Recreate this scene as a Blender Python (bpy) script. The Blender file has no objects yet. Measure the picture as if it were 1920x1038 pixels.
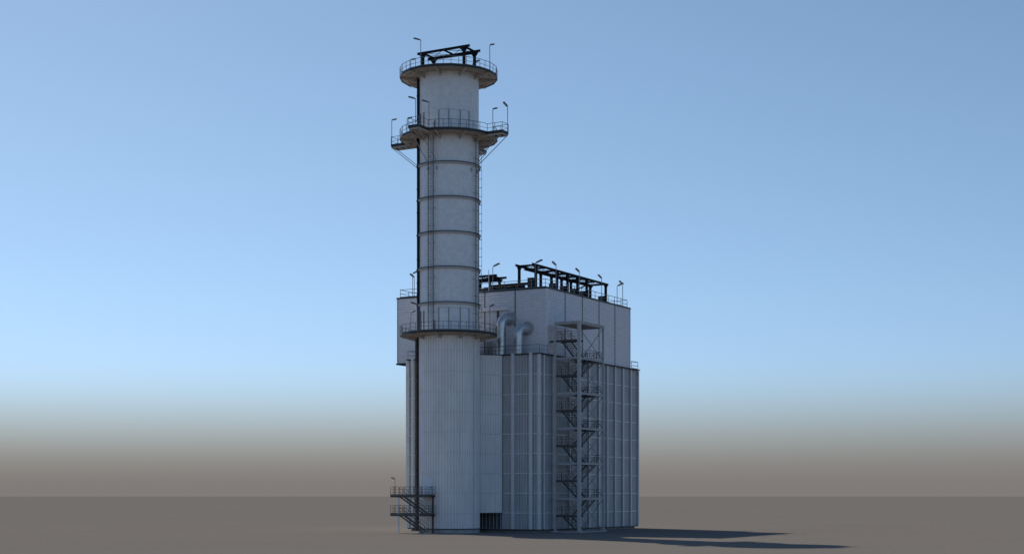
import bpy, bmesh, math, random
from mathutils import Vector, Matrix
random.seed(7)
sc = bpy.context.scene
COL = sc.collection
V = Vector
PI = math.pi

# ------------------------------------------------------------------ frame
A = V((3.53, 198.5, 0))            # front right corner of the lower block
U = V((.487, .8734, 0)).normalized()   # along the long right wall
W = V((-U.y, U.x, 0))                  # along the front wall, to the left
S = V((-8.19, 198.0, 0))           # stack axis
ZZ = V((0, 0, 1))
def B(t, q, z=0): return A + U*t + W*q + ZZ*z
def P(a, r, z=0):
    """polar about the stack, a in degrees from the camera side, + to the right"""
    a = math.radians(a)
    return S + V((math.sin(a)*r, -math.cos(a)*r, z))
def SL(u, w, z=0): return S + U*u + W*w + ZZ*z
AX_U = -math.degrees(math.atan2(U.x, U.y))     # polar angle of -U (front bay), about -29
AX_W = 90 + AX_U                               # polar angle of -W, about 61

# ------------------------------------------------------------------ materials
def mat(name, col, rough=.6, metal=0., var=0., vscale=1., bump=0., bscale=8., spec=.5, col2=None, stretch=(1,1,1), streak=0.):
    m = bpy.data.materials.new(name); m.use_nodes = True
    nt = m.node_tree; b = nt.nodes['Principled BSDF']
    b.inputs['Base Color'].default_value = (*col, 1)
    b.inputs['Roughness'].default_value = rough
    b.inputs['Metallic'].default_value = metal
    b.inputs['Specular IOR Level'].default_value = spec
    geo = nt.nodes.new('ShaderNodeNewGeometry')
    mp = nt.nodes.new('ShaderNodeMapping'); mp.inputs['Scale'].default_value = stretch
    nt.links.new(geo.outputs['Position'], mp.inputs['Vector'])
    if var > 0:
        n = nt.nodes.new('ShaderNodeTexNoise'); n.inputs['Scale'].default_value = vscale
        n.inputs['Detail'].default_value = 6; n.inputs['Roughness'].default_value = .65
        nt.links.new(mp.outputs[0], n.inputs['Vector'])
        r = nt.nodes.new('ShaderNodeMapRange')
        r.inputs['From Min'].default_value = .3; r.inputs['From Max'].default_value = .7
        nt.links.new(n.outputs['Fac'], r.inputs['Value'])
        mx = nt.nodes.new('ShaderNodeMix'); mx.data_type = 'RGBA'
        c2 = col2 if col2 else tuple(c*(1-var) for c in col)
        c1 = col if col2 else tuple(min(.9, c*(1+var*.6)) for c in col)
        mx.inputs['A'].default_value = (*c1, 1); mx.inputs['B'].default_value = (*c2, 1)
        nt.links.new(r.outputs[0], mx.inputs['Factor'])
        out = mx.outputs['Result']
        if streak > 0:      # rain streaks running down
            mp2 = nt.nodes.new('ShaderNodeMapping'); mp2.inputs['Scale'].default_value = (2.2, 2.2, .09)
            nt.links.new(geo.outputs['Position'], mp2.inputs['Vector'])
            n3 = nt.nodes.new('ShaderNodeTexNoise'); n3.inputs['Scale'].default_value = 1.; n3.inputs['Detail'].default_value = 4
            nt.links.new(mp2.outputs[0], n3.inputs['Vector'])
            r3 = nt.nodes.new('ShaderNodeMapRange'); r3.inputs['From Min'].default_value = .5; r3.inputs['From Max'].default_value = .72
            r3.inputs['To Min'].default_value = 0; r3.inputs['To Max'].default_value = streak
            nt.links.new(n3.outputs['Fac'], r3.inputs['Value'])
            m3 = nt.nodes.new('ShaderNodeMix'); m3.data_type = 'RGBA'
            m3.inputs['B'].default_value = (col[0]*.55, col[1]*.52, col[2]*.5, 1)
            nt.links.new(out, m3.inputs['A']); nt.links.new(r3.outputs[0], m3.inputs['Factor'])
            out = m3.outputs['Result']
        nt.links.new(out, b.inputs['Base Color'])
        r2 = nt.nodes.new('ShaderNodeMapRange')
        r2.inputs['To Min'].default_value = max(.05, rough-.1); r2.inputs['To Max'].default_value = min(1, rough+.12)
        nt.links.new(n.outputs['Fac'], r2.inputs['Value']); nt.links.new(r2.outputs[0], b.inputs['Roughness'])
    if bump > 0:
        n2 = nt.nodes.new('ShaderNodeTexNoise'); n2.inputs['Scale'].default_value = bscale; n2.inputs['Detail'].default_value = 4
        nt.links.new(mp.outputs[0], n2.inputs['Vector'])
        bp = nt.nodes.new('ShaderNodeBump'); bp.inputs['Strength'].default_value = bump; bp.inputs['Distance'].default_value = .05
        nt.links.new(n2.outputs['Fac'], bp.inputs['Height']); nt.links.new(bp.outputs[0], b.inputs['Normal'])
    return m
M = {
 'shell':   mat('pale painted steel shell', (.79,.83,.91), .5, 0, .13, 1.6, .25, 1.6, streak=.08),
 'ribbed':  mat('ribbed steel cladding', (.82,.83,.84), .42, .0, .10, .5, .1, 2., stretch=(1,1,.35), streak=.12),
 'siding':  mat('horizontal board cladding', (.77,.79,.87), .55, 0, .12, 1.3, .25, 3., stretch=(1,1,3), streak=.10),
 'wall':    mat('grey sheet wall', (.50,.52,.545), .45, 0, .14, .6, .1, 2., stretch=(1,1,.35), streak=.2),
 'beam':    mat('galvanised beam', (.72,.75,.78), .45, .0, .12, 1.5),
 'steel':   mat('weathered grey steel', (.38,.395,.41), .5, .2, .15, 2.),
 'rail':    mat('painted handrail', (.13,.15,.17), .5, .2, .1, 2.),
 'fascia':  mat('dark blue-grey edging', (.015,.021,.025), .5, 0, .15, 2.),
 'under':   mat('pale floor plating', (.46,.425,.39), .6, 0, .15, 2.),
 'black':   mat('black painted steel', (.018,.021,.025), .8, 0, .3, 2., spec=.15),
 'darkst':  mat('dark stair steel', (.055,.06,.066), .5, 0, .2, 2.),
 'galv':    mat('bright galvanised duct', (.56,.59,.62), .27, .7, .12, 2.),
 'lamp':    mat('lamp housing', (.09,.11,.13), .45, .2, .1, 3.),
 'pole':    mat('lamp pole', (.22,.25,.28), .45, .3, .1, 3.),
 'concrete':mat('concrete plinth', (.42,.43,.44), .85, 0, .2, 1.5, .2, 6.),
 'door':    mat('pale blue door', (.70,.78,.88), .45, 0, .06, 2.),
 'roof':    mat('roof membrane', (.16,.16,.165), .8, 0, .2, .6),
 'groove':  mat('dark joint and opening shade', (.085,.09,.1), .7),
 'brown':   mat('brown primed pipe', (.10,.085,.075), .6, 0, .2, 2.),
 'rung':    mat('brownish ladder rungs', (.20,.185,.18), .6),
 'tower':   mat('grey tower steel', (.43,.46,.49), .45, 0, .12, 1.5),
 'flange':  mat('pale ring steel', (.46,.45,.44), .5, 0, .12, 2.),
 'lens':    mat('lamp lens', (.55,.56,.55), .2),
}

# ------------------------------------------------------------------ mesh builder
class MB:
    def __init__(s): s.v = []; s.f = []; s.smooth = False
    def add(s, vs, fs):
        n = len(s.v); s.v += [V(x) for x in vs]; s.f += [tuple(i+n for i in f) for f in fs]; return s
    def box(s, c, ex, ey, ez):
        """c centre, ex/ey/ez half-extent vectors"""
        c = V(c); vs = []
        for k in (-1,1):
            for j in (-1,1):
                for i in (-1,1): vs.append(c+ex*i+ey*j+ez*k)
        return s.add(vs, [(0,2,3,1),(4,5,7,6),(0,1,5,4),(2,6,7,3),(0,4,6,2),(1,3,7,5)])
    def bx(s, t0,t1,q0,q1,z0,z1):
        """box in the building frame"""
        return s.box(B((t0+t1)/2,(q0+q1)/2,(z0+z1)/2), U*((t1-t0)/2), W*((q1-q0)/2), ZZ*((z1-z0)/2))
    def bar(s, a, b, w=.06, h=None, up=ZZ):
        a = V(a); b = V(b); h = h or w; d = b-a; L = d.length
        if L < 1e-6: return s
        d /= L
        if abs(d.dot(up)) > .99: up = U
        x = d.cross(up).normalized(); y = x.cross(d).normalized()
        return s.box((a+b)/2, d*(L/2), x*(w/2), y*(h/2))
    def ibeam(s, a, b, w=.3, h=.3, th=.04, up=ZZ):
        a = V(a); b = V(b); d = (b-a); L = d.length; d /= L
        if abs(d.dot(up)) > .99: up = U
        x = d.cross(up).normalized(); y = x.cross(d).normalized(); c = (a+b)/2
        s.box(c+y*(h/2-th/2), d*(L/2), x*(w/2), y*(th/2))
        s.box(c-y*(h/2-th/2), d*(L/2), x*(w/2), y*(th/2))
        return s.box(c, d*(L/2), x*(th/2), y*(h/2-th))
    def tube(s, pts, r, n=10, caps=True, rad=None):
        pts = [V(p) for p in pts]; rings = []
        base = len(s.v); prev = None
        for i, p in enumerate(pts):
            d = (pts[min(i+1,len(pts)-1)] - pts[max(i-1,0)]).normalized()
            if prev is None:
                ref = ZZ if abs(d.z) < .9 else U
                x = d.cross(ref).normalized()
            else:
                x = (prev - d*prev.dot(d)).normalized()
            prev = x; y = d.cross(x)
            rr = rad[i] if rad else r
            for k in range(n):
                an = 2*PI*k/n; s.v.append(p + x*(math.cos(an)*rr) + y*(math.sin(an)*rr))
        for i in range(len(pts)-1):
            for k in range(n):
                a0 = base+i*n+k; a1 = base+i*n+(k+1)%n
                s.f.append((a0,a1,a1+n,a0+n))
        if caps:
            s.f.append(tuple(base+k for k in range(n))[::-1])
            s.f.append(tuple(base+(len(pts)-1)*n+k for k in range(n)))
        return s
    def ring(s, c, r0, r1, z0, z1, n=64, a0=0, a1=360):
        """annular block about c, polar angles as P()"""
        full = abs(a1-a0) >= 359.9; cnt = n if full else n+1; base = len(s.v)
        for i in range(cnt):
            a = math.radians(a0+(a1-a0)*i/n); d = V((math.sin(a), -math.cos(a), 0))
            for r, z in ((r0,z0),(r1,z0),(r1,z1),(r0,z1)): s.v.append(V(c)+d*r+ZZ*z)
        for i in range(n):
            p = base+4*i; q = base+4*((i+1)%cnt)
            for k in range(4): s.f.append((p+k, p+(k+1)%4, q+(k+1)%4, q+k))
        if not full:
            s.f.append((base,base+3,base+2,base+1)); e = base+4*(cnt-1); s.f.append((e,e+1,e+2,e+3))
        return s
    def strip(s, pts, z0, z1):
        """vertical sheet over a polyline of ground points"""
        base = len(s.v)
        for p in pts: s.v.append(V((p.x,p.y,z0))); s.v.append(V((p.x,p.y,z1)))
        for i in range(len(pts)-1):
            a = base+2*i; s.f.append((a,a+2,a+3,a+1))
        return s
    def prism(s, pts, z0, z1):
        base = len(s.v); n = len(pts)
        for p in pts: s.v.append(V((p.x,p.y,z0)))
        for p in pts: s.v.append(V((p.x,p.y,z1)))
        s.f.append(tuple(base+i for i in range(n))[::-1]); s.f.append(tuple(base+n+i for i in range(n)))
        for i in range(n):
            j = (i+1)%n; s.f.append((base+i,base+j,base+n+j,base+n+i))
        return s
    def build(s, name, m, parent=None, smooth=False, recalc=True, org=None):
        root = parent
        while root is not None and root.parent is not None: root = root.parent
        o0 = root.location.copy() if root is not None else (V(org) if org else V((0,0,0)))
        me = bpy.data.meshes.new(name)
        me.from_pydata([tuple(p-o0) for p in s.v], [], s.f)
        if recalc:
            bm = bmesh.new(); bm.from_mesh(me); bmesh.ops.recalc_face_normals(bm, faces=bm.faces); bm.to_mesh(me); bm.free()
        me.materials.append(M[m] if isinstance(m,str) else m)
        if smooth:
            for p in me.polygons: p.use_smooth = True
        ob = bpy.data.objects.new(name, me); COL.objects.link(ob)
        if parent is not None: ob.parent = parent
        elif org: ob.location = o0
        if smooth:
            md = ob.modifiers.new('es','EDGE_SPLIT'); md.split_angle = math.radians(40)
        return ob

def tag(o, label=None, cat=None, group=None, kind=None):
    if label: o['label'] = label
    if cat: o['category'] = cat
    if group: o['group'] = group
    if kind: o['kind'] = kind
    return o
def empty(name, loc, label, cat, group=None):
    o = bpy.data.objects.new(name, None); COL.objects.link(o); o.location = loc
    o.empty_display_size = .5
    return tag(o, label, cat, group)
def copy_tree(o, parent=None):
    c = o.copy(); COL.objects.link(c); c.parent = parent
    for ch in list(o.children): copy_tree(ch, c)
    return c

def railing(mb, pts, closed=False, h=1.1, step=1.3, th=.05, toe=True, mids=(.55,)):
    n = len(pts); segs = n if closed else n-1
    for i in range(segs):
        a = V(pts[i]); b = V(pts[(i+1)%n]); d = b-a; L = d.length
        k = max(1, round(L/step))
        for j in range(k + (0 if closed or i < segs-1 else 1)):
            p = a + d*(j/k); mb.bar(p, p+ZZ*(h-th/2), th)
        mb.bar(a+ZZ*h, b+ZZ*h, th*1.15)
        for m_ in mids: mb.bar(a+ZZ*m_, b+ZZ*m_, th*.8)
        if toe: mb.bar(a+ZZ*.08, b+ZZ*.08, .02, .14)
    return mb

def ribs(p0, p1, out, pitch, depth, frac=.5):
    """trapezoid sheet profile along p0-p1, bulging along out"""
    d = p1-p0; L = d.length; d = d/L; k = max(1, round(L/pitch)); pt = L/k; res = []
    for i in range(k):
        a = p0+d*(pt*i)
        res += [a, a+d*(pt*.3), a+d*(pt*.37)+out*depth, a+d*(pt*.94)+out*depth]
    res.append(p1)
    return res

# ------------------------------------------------------------------ ground
H_EYE = 4.8
gm = bpy.data.materials.new('dusty ground'); gm.use_nodes = True
nt = gm.node_tree; bs = nt.nodes['Principled BSDF']; bs.inputs['Roughness'].default_value = .95; bs.inputs['Specular IOR Level'].default_value = .0
geo = nt.nodes.new('ShaderNodeNewGeometry')
def noise(scale, detail, rough=.6):
    n = nt.nodes.new('ShaderNodeTexNoise'); n.inputs['Scale'].default_value = scale; n.inputs['Detail'].default_value = detail
    n.inputs['Roughness'].default_value = rough; nt.links.new(geo.outputs['Position'], n.inputs['Vector']); return n
n1 = noise(1.2, 12, .9); n2 = noise(.03, 4)
mr = nt.nodes.new('ShaderNodeMapRange'); mr.inputs['From Min'].default_value = .3; mr.inputs['From Max'].default_value = .7
nt.links.new(n1.outputs['Fac'], mr.inputs['Value'])
mx = nt.nodes.new('ShaderNodeMix'); mx.data_type = 'RGBA'
GC = (.200,.183,.166)
mx.inputs['A'].default_value = (GC[0]*.8,GC[1]*.8,GC[2]*.8,1); mx.inputs['B'].default_value = (GC[0]*1.2,GC[1]*1.2,GC[2]*1.2,1)
nt.links.new(mr.outputs[0], mx.inputs['Factor'])
mr2 = nt.nodes.new('ShaderNodeMapRange'); mr2.inputs['To Min'].default_value = .93; mr2.inputs['To Max'].default_value = 1.07
nt.links.new(n2.outputs['Fac'], mr2.inputs['Value'])
vm = nt.nodes.new('ShaderNodeVectorMath'); vm.operation = 'SCALE'
nt.links.new(mx.outputs['Result'], vm.inputs[0]); nt.links.new(mr2.outputs[0], vm.inputs['Scale']); nt.links.new(vm.outputs[0], bs.inputs['Base Color'])
g = MB(); pts = []
for rr, nn in ((7000, 96),):
    pts = [V((math.cos(2*PI*i/nn)*rr, math.sin(2*PI*i/nn)*rr+198, 0)) for i in range(nn)]
g.add(pts, [tuple(range(len(pts)))])
go = g.build('ground', gm); tag(go, kind='structure')

# ------------------------------------------------------------------ boiler house
ZR = 23.23; ZU = 32.0; ZP = .35; ZUB = 22.95
TB, TE, QE = 2.26, 28.2, 23.4      # upper block t range, q range 0..QE ; lower block t 0..30.6, q 0..20.2
LE, LQ = 30.6, 20.2
bh = empty('boiler_house', B(15,10), 'large grey ribbed boiler house with a wider board clad block on top', 'building')
m = MB(); m.bx(.3,LE-.3,.3,LQ-.3,0,ZP+.02); m.build('plinth','concrete',bh)
# lower ribbed walls, real sheet profile
m = MB()
m.strip(ribs(B(0,0),B(0,LQ),-U,.40,.09), ZP, ZR)
m.strip(ribs(B(LE,0),B(0,0),-W,.40,.09), ZP, ZR)
m.strip([B(0,LQ),B(LE,LQ),B(LE,0)], ZP, ZR)
m.build('wall','wall',bh,recalc=False)
m = MB(); m.bx(.02,LE-.02,.02,LQ-.02,ZP,ZP+.1); m.build('floor','roof',bh)
m = MB(); m.bx(.03,LE-.03,.03,LQ-.03,ZR-.35,ZR-.2); m.build('terrace','roof',bh)
# horizontal girts, one each row
rows = [ZR-.08-2.58*k for k in range(1,9)]
for z in rows:
    m = MB(); m.bx(-.15,-.065,-.15,LQ,z-.06,z+.06); m.bx(-.065,LE,-.15,-.065,z-.06,z+.06); m.build('girt','beam',bh)
# base flashing, dark
m = MB(); m.bx(-.17,-.01,-.17,LQ+.02,ZP-.09,ZP+.03); m.bx(-.01,LE+.02,-.17,-.01,ZP-.09,ZP+.03); m.build('base_flashing','fascia',bh)
# pilasters
def pil_r(t, w=.42):
    m = MB()
    m.bx(t-w/2,t+w/2,-.36,-.33,ZP+.05,ZR-.18); m.bx(t-w/2+.02,t+w/2-.02,-.19,-.155,ZP+.05,ZR-.18); m.bx(t-.03,t+.03,-.33,-.19,ZP+.05,ZR-.18)
    m.bx(t-w/2,t+w/2,-.40,-.36,ZP+1.0,ZP+1.06)
    m.build('pilaster','beam',bh)
for t in (.79,3.4,8.2,11.15,14.1,17.2,19.85,22.45,25.1,27.75,30.35): pil_r(t, .32)
def pil_f(q, w=.45):
    m = MB(); m.bx(-.45,-.155,q-w/2,q+w/2,ZP+.05,ZR+.12); m.build('pilaster','beam',bh)
for q in (1.05,3.72): pil_f(q, .38)
pil_f(19.3, .28)
m = MB(); m.bx(-.24,-.155,-.22,.12,ZP+.05,ZR-.12); m.bx(-.155,.1,-.22,-.155,ZP+.05,ZR-.12); m.build('corner_trim','beam',bh)
m = MB(); m.bx(-.30,-.155,LQ-.05,LQ+.2,ZP+.05,ZR-.12); m.build('corner_trim','beam',bh)
# parapet cap
m = MB(); m.bx(-.28,.1,-.28,LQ+.15,ZR-.12,ZR+.03); m.bx(.1,LE+.15,-.42,.1,ZR-.12,ZR+.03); m.bx(LE-.1,LE+.15,.1,LQ+.15,ZR-.12,ZR+.03); m.build('parapet','fascia',bh)
# upper block with lapped boards as profile
def lap_wall(m, p0, p1, out, z0, z1, pitch=.34, depth=.085):
    k = round((z1-z0)/pitch); h = (z1-z0)/k; base = len(m.v)
    for i in range(k):
        za = z0+h*i
        for (z, d) in ((za, 0), (za+.10, 0), (za+.105, depth), (za+h-.001, depth)):
            for p in (p0, p1): m.v.append(V((p.x,p.y,z))+out*d)
    n = (len(m.v)-base)//2
    for i in range(n-1):
        a = base+2*i; m.f.append((a,a+1,a+3,a+2))
UQ0 = .12
NB = 5
uw = MB()
bw = (TE-TB)/NB; fw = (QE-UQ0)/NB
for i in range(NB):
    lap_wall(uw, B(TB,UQ0+fw*i+.04), B(TB,UQ0+fw*(i+1)-.04), -U, ZUB, ZU)
    lap_wall(uw, B(TB+bw*i+.04,UQ0), B(TB+bw*(i+1)-.04,UQ0), -W, ZUB, ZU)
uw.build('upper_wall','siding',bh,recalc=False)
m = MB(); m.bx(TB+.02,TE,UQ0+.02,QE,ZUB+.05,ZU-.05); m.build('upper_core','steel',bh)
m = MB(); m.bx(TB-.2,TE+.2,LQ+.3,QE+.2,ZUB-.12,ZUB+.04); m.build('soffit','black',bh)
for i in range(1,NB):
    m = MB(); m.bx(TB-.11,TB-.012,UQ0+fw*i-.07,UQ0+fw*i+.07,ZUB,ZU-.1); m.build('joint_strip','groove',bh)
    m = MB(); m.bx(TB+bw*i-.07,TB+bw*i+.07,UQ0-.11,UQ0-.012,ZR+.04,ZU-.1); m.build('joint_strip','groove',bh)
m = MB(); m.bx(TB-.1,TB+.25,UQ0-.1,UQ0+.25,ZUB,ZU-.1); m.build('corner_trim','siding',bh)
m = MB(); m.bx(TB-.1,TB+.1,QE-.1,QE+.06,ZUB,ZU-.1); m.build('corner_trim','steel',bh)
m = MB(); m.bx(TE-.1,TE+.06,UQ0-.1,UQ0+.1,ZR+.04,ZU-.1); m.build('corner_trim','steel',bh)
m = MB(); m.bx(TB-.14,TE+.14,UQ0-.14,UQ0+.2,ZU-.1,ZU+.1); m.bx(TB-.14,TB+.2,UQ0+.2,QE+.14,ZU-.1,ZU+.1)
m.bx(TE-.2,TE+.14,UQ0+.2,QE+.14,ZU-.1,ZU+.1); m.bx(TB+.2,TE-.2,QE-.2,QE+.14,ZU-.1,ZU+.1); m.build('roof_edge','fascia',bh)
m = MB(); m.bx(TB+.2,TE-.2,UQ0+.2,QE-.2,ZU-.05,ZU+.02); m.build('roof','roof',bh)
# canopy box on the upper front wall, drop channel beneath
cq0, cq1 = 5.7, 11.2
m = MB(); m.bx(TB-.5,TB-.035,cq0,cq1,29.35,29.8); m.bx(TB-.56,TB-.5,cq0-.05,cq1,29.77,29.83); m.build('canopy','siding',bh)
m = MB(); m.bx(TB-.22,TB-.035,7.25,7.5,ZR,29.3); m.build('wall_channel','groove',bh)
# door in the dark strip beside the pipes
m = MB(); m.bx(TB-.1,TB-.035,8.2,9.2,ZR+.02,ZR+2.1); m.build('door','steel',bh)
# railings
m = MB(); railing(m, [B(TB+.25,QE-.25,ZU+.1), B(TB+.25,UQ0+.3,ZU+.1), B(TE-.25,UQ0+.3,ZU+.1), B(TE-.25,QE-.25,ZU+.1)], closed=True, step=2.1, th=.055)
m.build('railing','pole',bh)
m = MB(); railing(m, [B(TB-.1,-.1,ZR+.03), B(-.1,-.1,ZR+.03), B(-.1,LQ,ZR+.03), B(TB-.1,LQ,ZR+.03)], step=2.4, th=.045, toe=False); m.build('railing','rail',bh)
m = MB(); railing(m, [B(TE+.1,-.1,ZR+.03), B(LE,-.1,ZR+.03), B(LE,LQ,ZR+.03)], step=1.6, th=.055); m.build('railing','pole',bh)

m = MB(); m.bx(-.115,-.10,5.5,14.6,ZP+.1,2.42); m.build('opening_shade','groove',bh)  # flat dark sheet on the wall; shade of the recess is in its colour
for k in range(15):
    m = MB(); m.bx(-.21,-.155,5.6+.55*k,5.68+.55*k,ZP+.1,2.42); m.build('opening_post','wall',bh)
# ------------------------------------------------------------------ transition duct
dz0, dz1 = 2.49, ZR-.02
D1 = B(-.16,5.45); D4 = B(-.16,14.6)
D2 = SL(3.0,-1.75); D3 = SL(3.0,1.75)
dct = empty('transition_duct', (D1+D4)/2, 'tall flared ribbed duct joining the round stack to the boiler house, open below', 'duct')
m = MB()
def outn(a,b):
    d=(b-a).normalized(); n=V((d.y,-d.x,0)); return n if n.dot((a+b)/2-B(0,10))>0 or n.y<0 else -n
n12 = V(((D1-D2).normalized().y, -(D1-D2).normalized().x, 0))
if n12.y > 0: n12 = -n12
m.strip(ribs(D2, D1, n12, .33, .08), dz0, dz1)
n34 = V(((D4-D3).normalized().y, -(D4-D3).normalized().x, 0))
if n34.dot(W) < 0: n34 = -n34
m.strip(ribs(D4, D3, n34, .42, .06), dz0, dz1)
m.build('side_wall','ribbed',dct,recalc=False)
m = MB(); ins=.03; m.prism([D2-n12*ins, D1-n12*ins, D4-n34*ins, D3-n34*ins], dz0+.02, dz0+.12); m.build('floor_plate','fascia',dct)
m = MB(); m.prism([D2-n12*ins, D1-n12*ins, D4-n34*ins, D3-n34*ins], dz1-.12, dz1-.02); m.build('cover_plate','fascia',dct)
m = MB(); m.bar(D2+n12*.04+ZZ*dz1, D1+n12*.04+ZZ*dz1, .16, .12); m.bar(D2+n12*.04+ZZ*dz0, D1+n12*.04+ZZ*dz0, .14, .1)
m.bar(D1+n12*.04+ZZ*dz0, D1+n12*.04+ZZ*dz1, .07); m.build('edge_trim','fascia',dct)
for z in rows[:-1]:
    m = MB(); m.bar(D2+n12*.085+ZZ*z, D1+n12*.085+ZZ*z, .012, .04); m.build('seam','wall',dct)

# ------------------------------------------------------------------ exhaust stack
stk = empty('exhaust_stack', S, 'tall round pale grey exhaust stack with three railed ring platforms', 'chimney')
R = 3.97; RU = 3.9; Z1 = 25.44; Z2 = 50.75; Z3 = 58.7
m = MB(); m.ring(S, 0.01, R+.03, 0, .5, 72); m.build('plinth','concrete',stk)
m = MB(); m.ring(S, R-.1, R+.16, .48, .58, 72); m.build('base_flashing','fascia',stk)
# ribbed lower shell
m = MB(); NR = 66; prof = []
for i in range(NR):
    a = 360/NR*i; w_ = 360/NR
    for fa, d in ((0,0),(.28,0),(.36,.1),(.92,.1),(1.0,0)): prof.append(P(a+w_*fa, R-.03+d))
prof.append(prof[0]); m.strip(prof, .52, Z1-.3); m.build('lower_shell','ribbed',stk,recalc=False)
for k in range(1,10):
    z = ZR-.08-2.58*(k-1)
    if z < 1: break
    m = MB(); m.ring(S, R-.05, R+.072, z-.012, z+.012, 72); m.build('seam','wall',stk)
# smooth upper shell
m = MB(); N = 96; base = []
for z in (Z1-.35, 29.2, 33.7, 38.16, 42.6, 47.0, 51.5, Z3+.2):
    for i in range(N): p = P(360*i/N, RU); m.v.append(V((p.x,p.y,z)))
for j in range(7):
    for i in range(N): m.f.append((j*N+i, j*N+(i+1)%N, (j+1)*N+(i+1)%N, (j+1)*N+i))
m.build('upper_shell','shell',stk,smooth=True)
m = MB(); m.ring(S, 2.9, RU+.03, Z3+.2, Z3+.32, 64); m.ring(S, 2.88, 2.93, Z3-3, Z3+.9, 64); m.build('flue_rim','black',stk)
for z in (29.2, 33.7, 38.16, 42.6, 47.0):
    m = MB(); m.ring(S, RU-.02, RU+.22, z-.13, z+.06, 96); m.ring(S, RU-.02, RU+.05, z+.06, z+.14, 96); o = m.build('stiffener_ring','flange',stk)
    m = MB(); m.ring(S, RU+.0, RU+.28, z+.14, z+.19, 96); m.build('ring_edge','rail',o)
m = MB(); m.ring(S, R+.02, R+.10, .6, Z1-.3, 1, 53.2, 54.4); m.build('shell_joint','wall',stk)
# dark riser pipe on the left and its neighbour
m = MB(); c = P(-72, R+.1); m.tube([c+ZZ*.3, c+ZZ*(Z3-.4)], .17, 12)
for k in range(19): m.ring(c, .16, .21, 2+3*k, 2.12+3*k, 12)
m.build('riser_pipe','black',stk,smooth=True)
m = MB(); c = P(-80, R+.28); m.tube([c+ZZ*.3, c+ZZ*(Z1-.6)], .11, 10); m.build('riser_pipe','brown',stk,smooth=True)
# cable ladders
def ladder(a, w, z0, z1, r=RU+.34):
    lad = MB(); rg = MB(); c = P(a, r); tn = V((math.cos(math.radians(a)), math.sin(math.radians(a)), 0)); ot = (c-S).normalized()
    for sgn in (-1,1): lad.bar(c+tn*sgn*w/2+ZZ*z0, c+tn*sgn*w/2+ZZ*z1, .06, .10)
    k = int((z1-z0)/.3)
    for i in range(1,k): rg.bar(c-tn*(w/2-.03)+ZZ*(z0+i*.3), c+tn*(w/2-.03)+ZZ*(z0+i*.3), .04)
    for i in range(int((z1-z0)/2.2)+1):
        z = min(z0+.4+2.2*i, z1-.1)
        for sgn in (-1,1): lad.bar(c+tn*sgn*w/2+ZZ*z, c+tn*sgn*w/2-ot*.34+ZZ*z, .05)
    lo = lad.build('ladder','rail',stk); rg.build('rungs','rung',lo)
ladder(AX_U-1, .78, Z1+.02, Z2-.15); ladder(AX_W+1.5, .78, Z1+.02, Z2-.15)
ladder(AX_U+180, .78, Z1+.02, Z2-.15)
# clip-on conduit at the right edge
m = MB(); c = P(92, RU+.36); m.tube([c+ZZ*(Z1+.1), c+ZZ*(Z2-.4)], .028, 6)
for i in range(22):
    z = Z1+1.2+1.12*i; m.bar(P(92,RU-.02,z), P(92,RU+.42,z), .06)
m.build('conduit','steel',stk)
# small brackets next to the ladders under the top ring
for a in (-39,-20,50,70):
    m = MB(); c = P(a, RU+.08, 46.35); m.box(c, (P(a+90,1)-S)*.09, (c-S-ZZ*46.35).normalized()*.1, ZZ*.22); m.build('bracket','steel',stk)
# access panels: curved three-leaf plates
def acc(z0, z1):
    m = MB(); m.ring(S, RU-.02, RU+.045, z0, z1, 14, -16, 43); o = m.build('access_panel','shell',stk)
    m = MB()
    for a in (-16,2.5,24,43): m.ring(S, RU+.02, RU+.10, z0, z1+.01, 1, a-.5, a+.5)
    m.ring(S, RU+.02, RU+.055, z1, z1+.03, 14, -16, 43)
    m.build('frame','rail',o)
acc(Z1+.12, Z1+3.15); acc(Z2+.12, Z2+2.95)
# stanchion bars beside the ladder head
for zb in (Z1, Z2):
    for a, h in ((-62,2.9),(-50.5,2.9),(-25,1.6)):
        m = MB(); c = P(a, RU+.1); m.bar(c+ZZ*(zb+.1), c+ZZ*(zb+h), .09); m.build('stanchion','rail',stk)
# lower door at the landing
m = MB(); m.ring(S, R-.02, R+.10, 4.82, 6.95, 8, -45, -29); d = m.build('door','door',stk)
m = MB(); m.ring(S, R+.09, R+.18, 5.8, 5.9, 1, -31.6, -30.4); m.build('handle','black',d)

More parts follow.
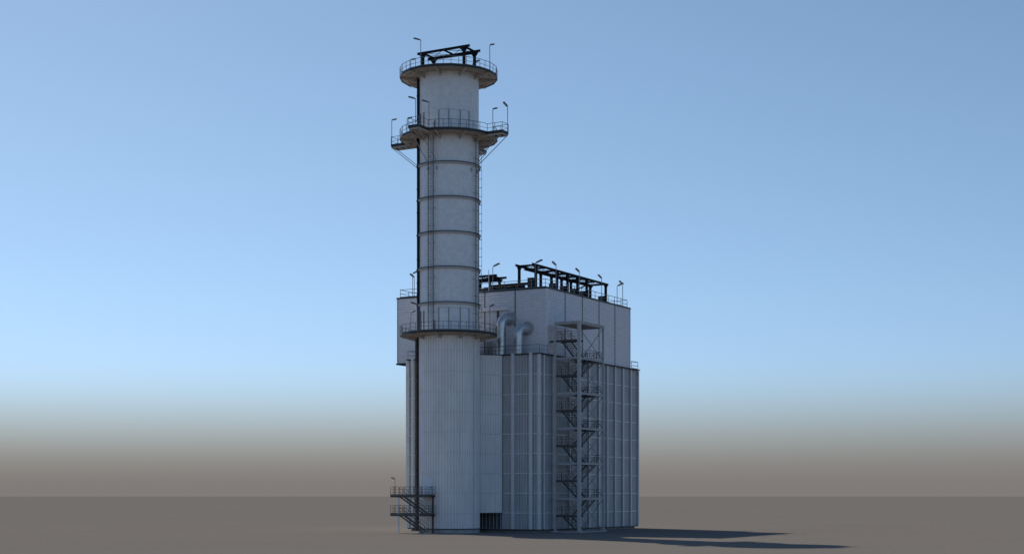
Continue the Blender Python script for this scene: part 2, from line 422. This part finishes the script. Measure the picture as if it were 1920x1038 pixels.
RP = 6.3; NG = 20; OFF = -13.0
def platform(z, bays):
    n = NG; offp = OFF
    outer = [P(offp+18*i, RP) for i in range(n)]
    # outline with rectangular bays let in
    path = []
    def inbay(p):
        for ax in (U*-1, W*-1, W, U):
            r = p-S; side = ax.cross(ZZ)
            if bays and r.dot(ax) > 4 and abs(r.dot(side)) < 1.0: return True
        return False
    angs = []
    for i in range(n):
        if not inbay(outer[i]): angs.append((offp+18*i, [outer[i]]))
    if bays:
        for k in range(4):
            a = (AX_U + 90*k); ax = (P(a,1)-S); tn = V((math.cos(math.radians(a)), math.sin(math.radians(a)), 0))
            x0 = math.sqrt(RP*RP-.75*.75)-.02
            angs.append((a, [S+ax*x0-tn*.78, S+ax*8.4-tn*.78, S+ax*8.4+tn*.78, S+ax*x0+tn*.78]))
    angs = [((a-offp+720)%360, p) for a, p in angs]; angs.sort(key=lambda x: x[0])
    for a, p in angs: path += p
    m = MB(); np_ = len(path)
    # deck plate (ring fan between inner circle and outline) built as quads
    inner = []
    for p in path:
        r = (p-S); r.z = 0; inner.append(S + r.normalized()*(RU-.05))
    b0 = len(m.v)
    for zz in (z-.03, z+.05):
        for p in path: m.v.append(V((p.x,p.y,zz)))
        for p in inner: m.v.append(V((p.x,p.y,zz)))
    for i in range(np_):
        j = (i+1)%np_
        m.f.append((i, j, np_+j, np_+i)); o2 = 2*np_
        m.f.append((o2+i, o2+np_+i, o2+np_+j, o2+j)); m.f.append((i, o2+i, o2+j, j))
    pl = m.build('platform','under',stk)
    if z > 50 and bays: pl['label'] = 'ring platform with four railed box bays'
    m = MB()
    for i in range(np_):
        a, b = path[i], path[(i+1)%np_]; m.bar(a+ZZ*(z-.02), b+ZZ*(z-.02), .06, .26)
    m.build('fascia','fascia',pl)
    m = MB()
    # inner concentric beams
    for rr in (4.5,5.5):
        ps = [P(offp+18*i, rr, z-.16) for i in range(n)]
        for i in range(n): m.bar(ps[i], ps[(i+1)%n], .08, .2)
    m.build('ring_beam','under',pl)
    for k in range(10):
        a = offp+36*k; m = MB(); ax = (P(a,1)-S)
        tn = ax.cross(ZZ)*.07
        p1 = S+ax*(RU-.02); p2 = S+ax*(RP-.08)
        vs = []
        for s_ in (-1,1):
            for p, zz in ((p1,z-.06),(p2,z-.06),(p2,z-.26),(p1,z-.75)): vs.append(p+tn*s_+ZZ*zz)
        m.add(vs, [(0,1,2,3),(7,6,5,4),(0,4,5,1),(1,5,6,2),(2,6,7,3),(3,7,4,0)])
        m.build('gusset','under',pl)
    if bays:
        for k in range(4):
            a = AX_U+90*k; ax = (P(a,1)-S); tn = V((math.cos(math.radians(a)), math.sin(math.radians(a)), 0))
            for s_ in (-1,1):
                m = MB(); m.bar(S+ax*8.3+tn*.65*s_+ZZ*(z-.3), S+ax*(RU*.98)+tn*.65*s_+ZZ*46.95, .07)
                m.build('brace','steel',pl)
            m = MB()
            for s_ in (-1,1): m.bar(S+ax*(RU)+tn*.68*s_+ZZ*(z-.28), S+ax*8.36+tn*.68*s_+ZZ*(z-.28), .1, .2)
            for rr in (6.6,7.5,8.3): m.bar(S+ax*rr-tn*.68+ZZ*(z-.28), S+ax*rr+tn*.68+ZZ*(z-.28), .1, .18)
            m.build('bay_frame','under',pl)
    m = MB(); railing(m, [p+ZZ*(z+.05) for p in path], closed=True, step=1.1 if bays else 1.0, th=.045)
    m.build('railing','rail',pl)
    return path
path1 = platform(Z1, False); path2 = platform(Z2, True); path3 = platform(Z3, False)

# ------------------------------------------------------------------ gantry racks
def rack(name, org, ax, len_, side, wid, z0, z1, posts, label, cat='rack', ext=.3, hang=True):
    """two rows of posts along ax, crossbeams, longitudinal beams"""
    r = empty(name, org+ZZ*z0, label, cat, 'black steel pipe racks')
    def q(a, b, z): return org + ax*a + side*b + ZZ*z
    for b in (0, wid):
        m = MB(); m.ibeam(q(-ext,b,z1-.17), q(len_+ext,b,z1-.17), .22, .28, .05); m.build('long_beam','black',r)
    for a in posts:
        for b in (0, wid):
            m = MB(); m.ibeam(q(a,b,z0), q(a,b,z1-.3), .30, .30, .06, up=side)
            m.box(q(a,b,z0+.05), ax*.26, side*.26, ZZ*.05)
            for s_ in (-1,1):   # haunches
                p = q(a,b,z1-.36); vs = []
                for t_ in (-.06,.06):
                    vs += [p+side*t_+ax*.17*s_, p+side*t_+ax*.55*s_, p+side*t_+ax*.17*s_-ZZ*.5]
                m.add(vs, [(0,1,2),(5,4,3),(0,3,4,1),(1,4,5,2),(2,5,3,0)])
            m.build('post','black',r)
        m = MB(); m.ibeam(q(a,.17,z1-.17), q(a,wid-.17,z1-.17), .16, .24, .04); m.build('cross_beam','black',r)
    a0 = posts[0]; a1 = posts[-1]; k = max(1, round((a1-a0)/2.9)); st = (a1-a0)/k
    for i in range(k):
        m = MB(); m.bar(q(a0+st*i+.2,.2,z1-.1), q(a0+st*(i+1)-.2,wid-.2,z1-.1), .05); m.bar(q(a0+st*i+.2,wid-.2,z1-.18), q(a0+st*(i+1)-.2,.2,z1-.18), .05); m.build('bracing','black',r)
        if st*(i+1)+a0 < a1-.1 and min(abs(a0+st*(i+1)-p) for p in posts) > .5:
            m = MB(); m.ibeam(q(a0+st*(i+1),.17,z1-.17), q(a0+st*(i+1),wid-.17,z1-.17), .14, .2, .04); m.build('cross_beam','black',r)
    if hang:
        m = MB(); m.ibeam(q(posts[0]-.3,wid*.62,z1-.62), q(posts[-1]-1.6 if len_ > 12 else posts[-1]+.3,wid*.62,z1-.52), .2, .36, .05)
        for a in posts[:-1]: m.bar(q(a,wid*.62,z1-.38), q(a,wid*.62,z1-.28), .12)
        m.build('monorail_beam','black',r)
    return r
rack('pipe_rack', B(3.0,2.5), U, 22.6, W, 2.5, ZU+.02, 35.5, [.7,6.8,9.95,13.0,15.9,22.1], 'long black steel rack on twelve posts along the right edge of the boiler house roof')
rack('pipe_rack', B(8.9,11.7), W, 8.0, U, 2.7, ZU+.02, 35.4, [.8,4.0,7.2], 'shorter black steel rack on the boiler house roof, half hidden behind the stack')
rack('pipe_rack', SL(-1.32,-3.95), W, 7.9, U, 2.64, Z3+.3, 62.2, [.85,7.05], 'black steel lifting frame on four posts at the very top of the stack', ext=0)
# support plates under the top frame
m = MB()
for u_ in (-1.32,1.32): m.bar(SL(u_,-3.5,Z3+.22), SL(u_,3.5,Z3+.22), .5, .12)
m.build('frame_support','black',stk)
# floor across platform 3 top
# control cabinets beside the rack posts
cab0 = None
cabs = [(3.7,'nearest the front corner'),(9.8,'second from the front corner'),(12.95,'third from the front corner'),(16.0,'fourth from the front corner'),(18.9,'fifth from the front corner'),(25.1,'at the far end of the long rack')]
for i,(t,s_) in enumerate(cabs):
    loc = B(t-.1,3.15,ZU+.02)
    if cab0 is None:
        c0 = empty('control_cabinet', loc, '', 'cabinet', 'black cabinets at the feet of the roof rack')
        m = MB(); m.box(loc+ZZ*.85, U*.28, W*.40, ZZ*.72); m.box(loc+ZZ*1.59, U*.32, W*.44, ZZ*.02); m.build('body','black',c0)
        m = MB(); m.box(loc+ZZ*.85-U*.29, U*.012, W*.34, ZZ*.62); dd = m.build('door','darkst',c0)
        m = MB(); m.box(loc+ZZ*.9-U*.32+W*.25, U*.02, W*.02, ZZ*.1); m.build('handle','steel',dd)
        for w_ in (-.3,.3):
            m = MB(); m.box(loc+ZZ*.065+W*w_, U*.2, W*.05, ZZ*.065); m.build('leg','black',c0)
        cab0 = c0; c = c0
    else:
        c = copy_tree(cab0); c.location = loc
    c['label'] = 'black cabinet by a long rack post, ' + s_
# low dark piping on the roof, behind the front edge
def low_pipe(name, t, q0, q1, z, r, label, nsup=4, bent=False):
    o = empty(name, B(t,(q0+q1)/2,ZU+.02), label, 'pipe', 'low dark pipes along the roof front')
    pts = [B(t,q0,z),B(t,q1,z)] if not bent else [B(t,q0,ZU+.1),B(t,q0,z-.15),B(t,q0+.15,z),B(t,q1-.15,z),B(t,q1,z-.15),B(t,q1,ZU+.1)]
    m = MB(); m.tube(pts, r, 12); m.build('pipe','black',o,smooth=True)
    for k in range(nsup):
        q_ = q0+(q1-q0)*(k+.5)/nsup; m = MB(); m.bar(B(t,q_,ZU+.02), B(t,q_,z-r+.01), .16); m.box(B(t,q_,z-r), U*.25, W*.08, ZZ*.04); m.build('support','black',o)
low_pipe('roof_pipe', 3.3, 3.4, 9.4, 32.85, .2, 'thick black pipe lying low behind the roof front edge, nearest the corner')
low_pipe('roof_pipe', 4.1, 4.4, 16, 32.55, .24, 'thick black pipe running low across the roof behind the railing, the longest one', 6)
low_pipe('roof_pipe', 5.2, 6.0, 11.4, 33.0, .1, 'thin black pipe bent down at both ends on the roof front', 3, True)
m = MB(); m.bx(3.2,4.6,11.6,14.2,ZU+.02,32.9); m.bx(3.1,4.7,11.5,14.3,32.9,32.98)
o = m.build('roof_unit','black',None,org=B(3.9,12.9,ZU+.02)); tag(o,'low black equipment box on the roof right beside the stack','equipment box')

# ------------------------------------------------------------------ vent pipes
def vent(q, ztop, label):
    r = .64; c = B(.62,q); bend = .82; zh = ztop-r
    o = empty('vent_pipe', B(.62,q,ZR), label, 'vent pipe', 'bright elbow vent pipes')
    dh = (U*.95-W*.31).normalized(); zc = zh-bend
    m = MB(); m.tube([c+ZZ*(ZR-.1), c+ZZ*((ZR+zc)/2), c+ZZ*zc], r, 32, caps=False); m.build('riser','galv',o,smooth=True)
    pts = []
    for i in range(11):
        a = math.radians(90)*i/10; pts.append(c+dh*(bend*(1-math.cos(a)))+ZZ*(zc+bend*math.sin(a)))
    end = pts[-1]+dh*((TB-.62-bend*dh.dot(U))/dh.dot(U)); pts.append(end)
    m = MB(); m.tube(pts, r+.005, 32, caps=False); m.build('elbow','galv',o,smooth=True)
    m = MB(); m.tube([end-U*.30, end-U*.115], .9, 32); m.build('wall_flange','steel',o,smooth=True)
    m = MB(); m.tube([c+ZZ*(zc-.04), c+ZZ*(zc+.04)], r+.025, 32, caps=False); m.build('joint_band','galv',o)
    m = MB(); m.tube([c+ZZ*(ZR+.0), c+ZZ*(ZR+.12)], r+.08, 32); m.build('flange','steel',o)
vent(6.0, 28.8, 'taller bright metal elbow vent pipe next to the stack platform')
vent(3.45, 27.4, 'shorter bright metal elbow vent pipe nearer the building corner')
m = MB(); c = B(.55,7.1); m.tube([c+ZZ*(ZR-.05), c+ZZ*(ZR+4.6)], .06, 8); m.ring(c,.05,.1,ZR+4.5,ZR+4.7,8)
o = m.build('thin_pipe','beam',None,org=c+ZZ*ZR); tag(o,'thin pale pipe standing just left of the taller vent pipe','pipe')

# ------------------------------------------------------------------ stair tower
T0, T1, O0, O1 = 2.26, 9.4, 1.16, 4.66      # O = outward distance from the right wall
def TW(t, o, z): return B(t, -o, z)
st = empty('stair_tower', B((T0+T1)/2, -(O0+O1)/2), 'open steel stair tower with zigzag flights standing against the right wall', 'stair tower')
LV = [4.5+4.56*k for k in range(6)]          # full levels; last = roof 27.3
for t in (T0,T1):
    for o_ in (O0,O1):
        m = MB(); m.box(TW(t,o_,LV[-1]/2), U*(.2 if o_==O1 and t==T0 else .11), W*(.2 if o_==O1 and t==T0 else .11), ZZ*(LV[-1]/2)); m.box(TW(t,o_,.1), U*.35, W*.35, ZZ*.1); m.build('column','tower',st)
for z in LV:
    m = MB()
    for o_ in (O0,O1): m.ibeam(TW(T0+.17,o_,z-.12), TW(T1-.17,o_,z-.12), .2, .26, .05)
    for t in (T0,T1): m.ibeam(TW(t,O0+.17,z-.12), TW(t,O1-.17,z-.12), .2, .26, .05)
    m.build('beam_frame','tower',st)
m = MB(); m.box(TW((T0+T1)/2,(O0+O1)/2,LV[-1]+.06), U*((T1-T0)/2+.15), W*((O1-O0)/2+.15), ZZ*.05)
for k in range(1,5): m.bar(TW(T0+k*(T1-T0)/5,O0+.1,LV[-1]-.06), TW(T0+k*(T1-T0)/5,O1-.1,LV[-1]-.06), .12,.16)
m.build('roof','tower',st)
m = MB()
m.box(TW(6.2,3.1,LV[-1]-.35), U*.7, W*.12, ZZ*.06); m.build('light_fitting','lamp',st)
# X bracing on the far side and along the wall side
for k in range(len(LV)):
    z0 = 0.1 if k == 0 else LV[k-1]+.1; z1 = LV[k]-.3
    m = MB(); m.bar(TW(T1,O0+.1,z0), TW(T1,O1-.1,z1), .07); m.bar(TW(T1+.08,O1-.1,z0), TW(T1+.08,O0+.1,z1), .07)
    m.build('bracing','steel',st)
def flight(p0, p1, w, side, parent, name='stair_flight', mt='darkst', th=.28):
    """stair from low point p0 to high p1, width w along side"""
    fl = MB(); d = p1-p0
    for s_ in (-1,1): fl.bar(p0+side*s_*w/2, p1+side*s_*w/2, .06, th)
    f = fl.build(name, mt, parent)
    n = max(2, round(d.z/.2)); tr = MB(); hd = V((d.x,d.y,0)).normalized()
    for i in range(1,n):
        p = p0+d*(i/n); tr.box(p+ZZ*.06, hd*.14, side*(w/2-.04), ZZ*.02)
    tr.build('treads', mt, f)
    rl = MB()
    for s_ in (-1,1):
        a = p0+side*s_*w/2; b = p1+side*s_*w/2
        for h in (.55,1.05): rl.bar(a+ZZ*h, b+ZZ*h, .04)
        for i in range(4): p = a+(b-a)*(i/3); rl.bar(p, p+ZZ*1.05, .04)
    rl.build('handrail', mt, f)
om = (O0+O1)/2
halfs = [2.25+4.56*k for k in range(6)]
L0, L1 = T0+1.35, T1-1.45
for k, zh in enumerate(halfs):
    m = MB(); m.box(TW((T0+.1+L0)/2, om, zh-.03), U*((L0-T0-.1)/2), W*((O1-O0)/2-.12), ZZ*.03)
    m.bar(TW(T0+.1,O0+.12,zh-.16), TW(T0+.1,O1-.12,zh-.16), .08,.24); m.bar(TW(L0,O0+.12,zh-.16), TW(L0,O1-.12,zh-.16), .08,.24)
    if k == 5: m.bar(TW(T0+.2,O0-.9,zh-.16), TW(T0+.2,O0+.1,zh-.16), .2,.24)
    ln = m.build('landing','darkst',st)
    m = MB(); railing(m, [TW(L0,O0+.2,zh), TW(T0+.2,O0+.2,zh), TW(T0+.2,O1-.2,zh), TW(L0,O1-.2,zh)], step=.6 if k<5 else 1.2, th=.04, toe=False, mids=(.4,.75)); m.build('railing','darkst',ln)
    zb = 0 if k == 0 else LV[k-1]
    # inner lane: from lower full level (far end) up to this half landing
    flight(TW(L1,O0+.95,zb), TW(L0,O0+.95,zh-.05), 1.3, W, st)
    if k < 5: flight(TW(L0,O1-.95,zh), TW(L1,O1-.95,LV[k]-.05), 1.3, W, st)
for k in range(5):
    z = LV[k]; m = MB(); m.box(TW((T1-.1+L1)/2, om, z-.02), U*((T1-.1-L1)/2), W*((O1-O0)/2-.12), ZZ*.03)
    m.bar(TW(L1,O0+.12,z-.16), TW(L1,O1-.12,z-.16), .08,.24)
    ln = m.build('landing','darkst',st)
    m = MB(); railing(m, [TW(L1,O0+.2,z), TW(T1-.2,O0+.2,z), TW(T1-.2,O1-.2,z), TW(L1,O1-.2,z)], step=1.0, th=.045, toe=False, mids=(.4,.75)); 
    railing(m, [TW(L1-.2,O1-.12,z), TW(T0+2.2,O1-.12,z)], step=1.2, th=.04, toe=False) if k==4 else None
    m.build('railing','darkst',ln)
m = MB(); m.box(TW((T0+T1)/2,om,.06), U*((T1-T0)/2+.5), W*((O1-O0)/2+.3), ZZ*.06); m.build('footing','concrete',st)

# ------------------------------------------------------------------ entry stair at the stack foot
# frame: x runs to the left along the landing (W), y away from the camera (U); origin at its front right corner
def E(x, y, z=0): return SL(-6.17+y, -1.04+x, z)
EL, ED = 5.95, 1.2
es = empty('entry_stair', E(EL/2,ED/2), 'black steel stair with two railed landings at the left foot of the stack', 'stair')
for zl in (2.42, 4.8):
    m = MB(); m.box(E(EL/2,ED/2,zl-.04), W*(EL/2), U*(ED/2), ZZ*.04)
    for y in (0,ED): m.bar(E(0,y,zl-.12), E(EL,y,zl-.12), .07,.24)
    ln = m.build('landing','darkst',es)
    m = MB(); railing(m, [E(1.0,ED,zl), E(0,ED,zl), E(0,0,zl), E(EL,0,zl), E(EL,ED,zl), E(2.6,ED,zl)], step=.62, th=.036, mids=(.4,.75)); m.build('railing','darkst',ln)
for (zb, zt) in ((0,2.42),(2.42,4.8)):
    flight(E(.9,.6,zb), E(EL-1.25,.6,zt-.1), .95, U, es, mt='darkst', th=.17)
for x in (.3,4.75):
    for y in ((.05,) if x > 1 else (ED-.05,)):
        m = MB(); m.bar(E(x,y,0), E(x,y,4.66), .13 if x>1 else .2); m.box(E(x,y,.03), W*.18, U*.18, ZZ*.03); m.build('leg','beam' if x > 1 else 'darkst',es)
m = MB(); m.box(E(1.75,1.8,4.72), W*.8, U*.6, ZZ*.05); m.build('bridge','darkst',es)
m = MB(); railing(m, [E(2.58,1.2,4.77), E(2.58,2.1,4.77)], step=.5, th=.045); m.build('bridge_railing','darkst',es)
m = MB(); m.box(E(1.2,.6,.05), W*.5, U*.6, ZZ*.05); m.build('step','concrete',es)

# ------------------------------------------------------------------ lamps
proto = None
def lamp(base, d, label, h=3.35, grp='light poles'):
    """pole with a slanted head reaching along horizontal direction d"""
    global proto
    if proto is None:
        o = empty('lamp_pole', V((0,0,0)), 'x', 'lamp', grp)
        m = MB(); m.tube([V((0,0,0)),V((0,0,3.28)),V((.05,0,3.34)),V((.16,0,3.38))], .045, 8); m.box(V((0,0,.04)), V((.1,0,0)), V((0,.1,0)), ZZ*.04); m.build('pole','pole',o)
        m = MB(); a = V((.12,0,3.37)); b = V((1.05,0,3.68)); dd=(b-a).normalized(); up=V((-dd.z,0,dd.x))
        m.box((a+b)/2, dd*.47, V((0,.12,0)), up*.075); m.box((a+b)/2+dd*.1+up*.09, dd*.25, V((0,.08,0)), up*.02); hd = m.build('lamp_head','lamp',o)
        m = MB(); m.box((a+b)/2-up*.085+dd*.08, dd*.32, V((0,.08,0)), up*.012); m.build('lens','lens',hd)
        proto = o; c = o
    else: c = copy_tree(proto)
    c.location = base; c.rotation_euler = (0,0,math.atan2(d.y,d.x)); c.scale = (1,1,1)
    c['label'] = label; c['group'] = grp
    return c
G1='lamps on the stack platforms'; G2='lamps on the boiler house roof'
axu, axw = AX_U-3, AX_W-1
lamp(P(axu,RP-.1,Z3+.05), W, 'lamp pole on the top platform of the stack, front left, head reaching left', grp=G1)
lamp(P(axw,RP-.1,Z3+.05), U, 'lamp pole on the top platform of the stack, far right edge', grp=G1)
lamp(P(axu-92,RP-.1,Z3+.05), U, 'lamp pole on the top platform of the stack, low behind the left railing', grp=G1)
lamp(P(axw+92,RP-.1,Z3+.05), -W, 'lamp on the top stack platform, low behind the right frame post', grp=G1)
lamp(SL(-8.35,-.3,Z2+.05), W, 'lamp pole on the front left bay of the middle platform, beside the dark riser pipe', grp=G1)
lamp(P(AX_U+8,RP-.1,Z2+.05), W, 'lamp pole standing before the stack shell on the middle platform', grp=G1)
lamp(SL(-.7,8.35,Z2+.05), U, 'lamp pole on the outermost left bay of the middle platform', grp=G1)
lamp(P(AX_U-87,RP-.1,Z2+.05), U, 'lamp pole low on the left rim of the middle platform, between the left bays', grp=G1)
lamp(P(AX_W+7,RP-.1,Z2+.05), U, 'shorter looking lamp pole on the right rim of the middle platform', grp=G1)
lamp(SL(.7,-8.35,Z2+.05), -U, 'lamp pole at the tip of the right bay of the middle platform', grp=G1)
lamp(P(axu-92,RP-.1,Z1+.05), U, 'lamp pole on the left rim of the lowest platform, before the upper block', grp=G1)
lamp(P(axw,RP-.1,Z1+.05), U, 'lamp pole on the right rim of the lowest platform, next to the vent pipes', grp=G1)
lamp(P(axu-4,RP-.1,Z1+.05), W, 'lamp pole on the front of the lowest platform, half behind the dark riser pipe', grp=G1)
for t,s_ in ((5.7,'nearest the corner'),(12.6,'second from the corner'),(19.6,'third from the corner'),(26.6,'the last of the row')):
    lamp(B(t,.5,ZU+.05), -U, 'lamp pole on the right roof edge, head turned left, '+s_, grp=G2)
lamp(B(2.55,1.95,ZU+.05), -W, 'lamp pole at the near end of the long roof rack, head reaching right', grp=G2)
lamp(B(2.55,8.4,ZU+.05), -W, 'lamp pole on the roof front close to the stack, head reaching right', grp=G2)
lamp(B(2.8,21.3,ZU+.05), -W, 'lamp pole on the roof front just left of the stack, head behind the riser pipe', grp=G2)
lamp(B(6.0,23.1,ZU+.05), -U, 'leftmost lamp pole on the roof, head turned left', grp=G2)
lamp(B(27.9,2.0,ZU+.05), -W, 'lamp pole at the far right roof end, head reaching right', grp=G2)
lamp(B(27.9,8.3,ZU+.05), -W, 'lamp at the far roof edge seen low between the long rack posts', grp=G2)
c = lamp(E(5.3,.05,4.8), -U, 'lamp pole on the upper landing of the entry stair', grp=G2); c['group'] = 'lamp at the entry stair'
c.scale = (.75,.75,.62)
m = MB(); c = B(2.5,9.0,ZU+.05); m.tube([c,c+ZZ*2.9], .05, 8); m.ring(c-ZZ*0,.04,.12,0,.06,8); o = m.build('mast','beam',None,org=c); tag(o,'bare pale mast on the roof front between the stack and a lamp pole','mast')

# ------------------------------------------------------------------ camera, light, sky
F = 2870
cam = bpy.data.cameras.new('camera'); co = bpy.data.objects.new('camera', cam); COL.objects.link(co)
co.location = (0,0,H_EYE); co.rotation_euler = (PI/2,0,0)
cam.sensor_width = 36; cam.lens = F/1920*36; cam.shift_y = (928-519)/1920; cam.clip_end = 30000; cam.clip_start = 1
sc.camera = co
trav = V((.572,-.90,-1)).normalized()
sd = bpy.data.lights.new('sun','SUN'); sd.energy = 3.3; sd.angle = math.radians(.6); sd.color = (1,.90,.76)
so = bpy.data.objects.new('sun', sd); COL.objects.link(so); so.rotation_euler = trav.to_track_quat('-Z','Y').to_euler()
el = math.asin(-trav.z); az = math.atan2(-trav.x, -trav.y)   # angle from +Y towards +X
w = bpy.data.worlds.new('World'); sc.world = w; w.use_nodes = True
nt = w.node_tree; bg = nt.nodes['Background']; bg.inputs['Strength'].default_value = 1.0
sky = nt.nodes.new('ShaderNodeTexSky'); sky.sky_type = 'NISHITA'; sky.sun_disc = False
sky.sun_elevation = el; sky.sun_rotation = az; sky.altitude = 0; sky.air_density = 1.0; sky.dust_density = .3; sky.ozone_density = 2.0
bg.inputs['Strength'].default_value = .105
# brown dust layer low over the horizon
tc = nt.nodes.new('ShaderNodeTexCoord'); sp = nt.nodes.new('ShaderNodeSeparateXYZ'); nt.links.new(tc.outputs['Generated'], sp.inputs[0])
mr = nt.nodes.new('ShaderNodeMapRange'); mr.interpolation_type = 'SMOOTHSTEP'
mr.inputs['From Min'].default_value = .003; mr.inputs['From Max'].default_value = .09; mr.inputs['To Min'].default_value = 1; mr.inputs['To Max'].default_value = 0
nt.links.new(sp.outputs['Z'], mr.inputs['Value'])
mx = nt.nodes.new('ShaderNodeMix'); mx.data_type = 'RGBA'; nt.links.new(mr.outputs[0], mx.inputs['Factor'])
tn = nt.nodes.new('ShaderNodeMix'); tn.data_type = 'RGBA'; tn.blend_type = 'MULTIPLY'; tn.inputs['Factor'].default_value = 1
nt.links.new(sky.outputs[0], tn.inputs['A']); 
cr = nt.nodes.new('ShaderNodeValToRGB'); nt.links.new(sp.outputs['Z'], cr.inputs[0]); e = cr.color_ramp.elements
e[0].position = .0; e[0].color = (.63,.75,1.0,1); e[1].position = .6; e[1].color = (.80,.88,.93,1)
for p_, c_ in ((.086,(.65,.77,1.0,1)),(.126,(.715,.82,.99,1)),(.21,(.785,.86,.92,1)),(.31,(.80,.87,.89,1))):
    x_ = e.new(p_); x_.color = c_
nt.links.new(cr.outputs[0], tn.inputs['B'])
nt.links.new(tn.outputs['Result'], mx.inputs['A']); mx.inputs['B'].default_value = (2.06,1.88,1.79,1)
nt.links.new(mx.outputs['Result'], bg.inputs['Color'])
sc.view_settings.view_transform = 'Standard'; sc.view_settings.look = 'None'; sc.view_settings.exposure = 0; sc.view_settings.gamma = 1
sc.cycles.use_denoising = True
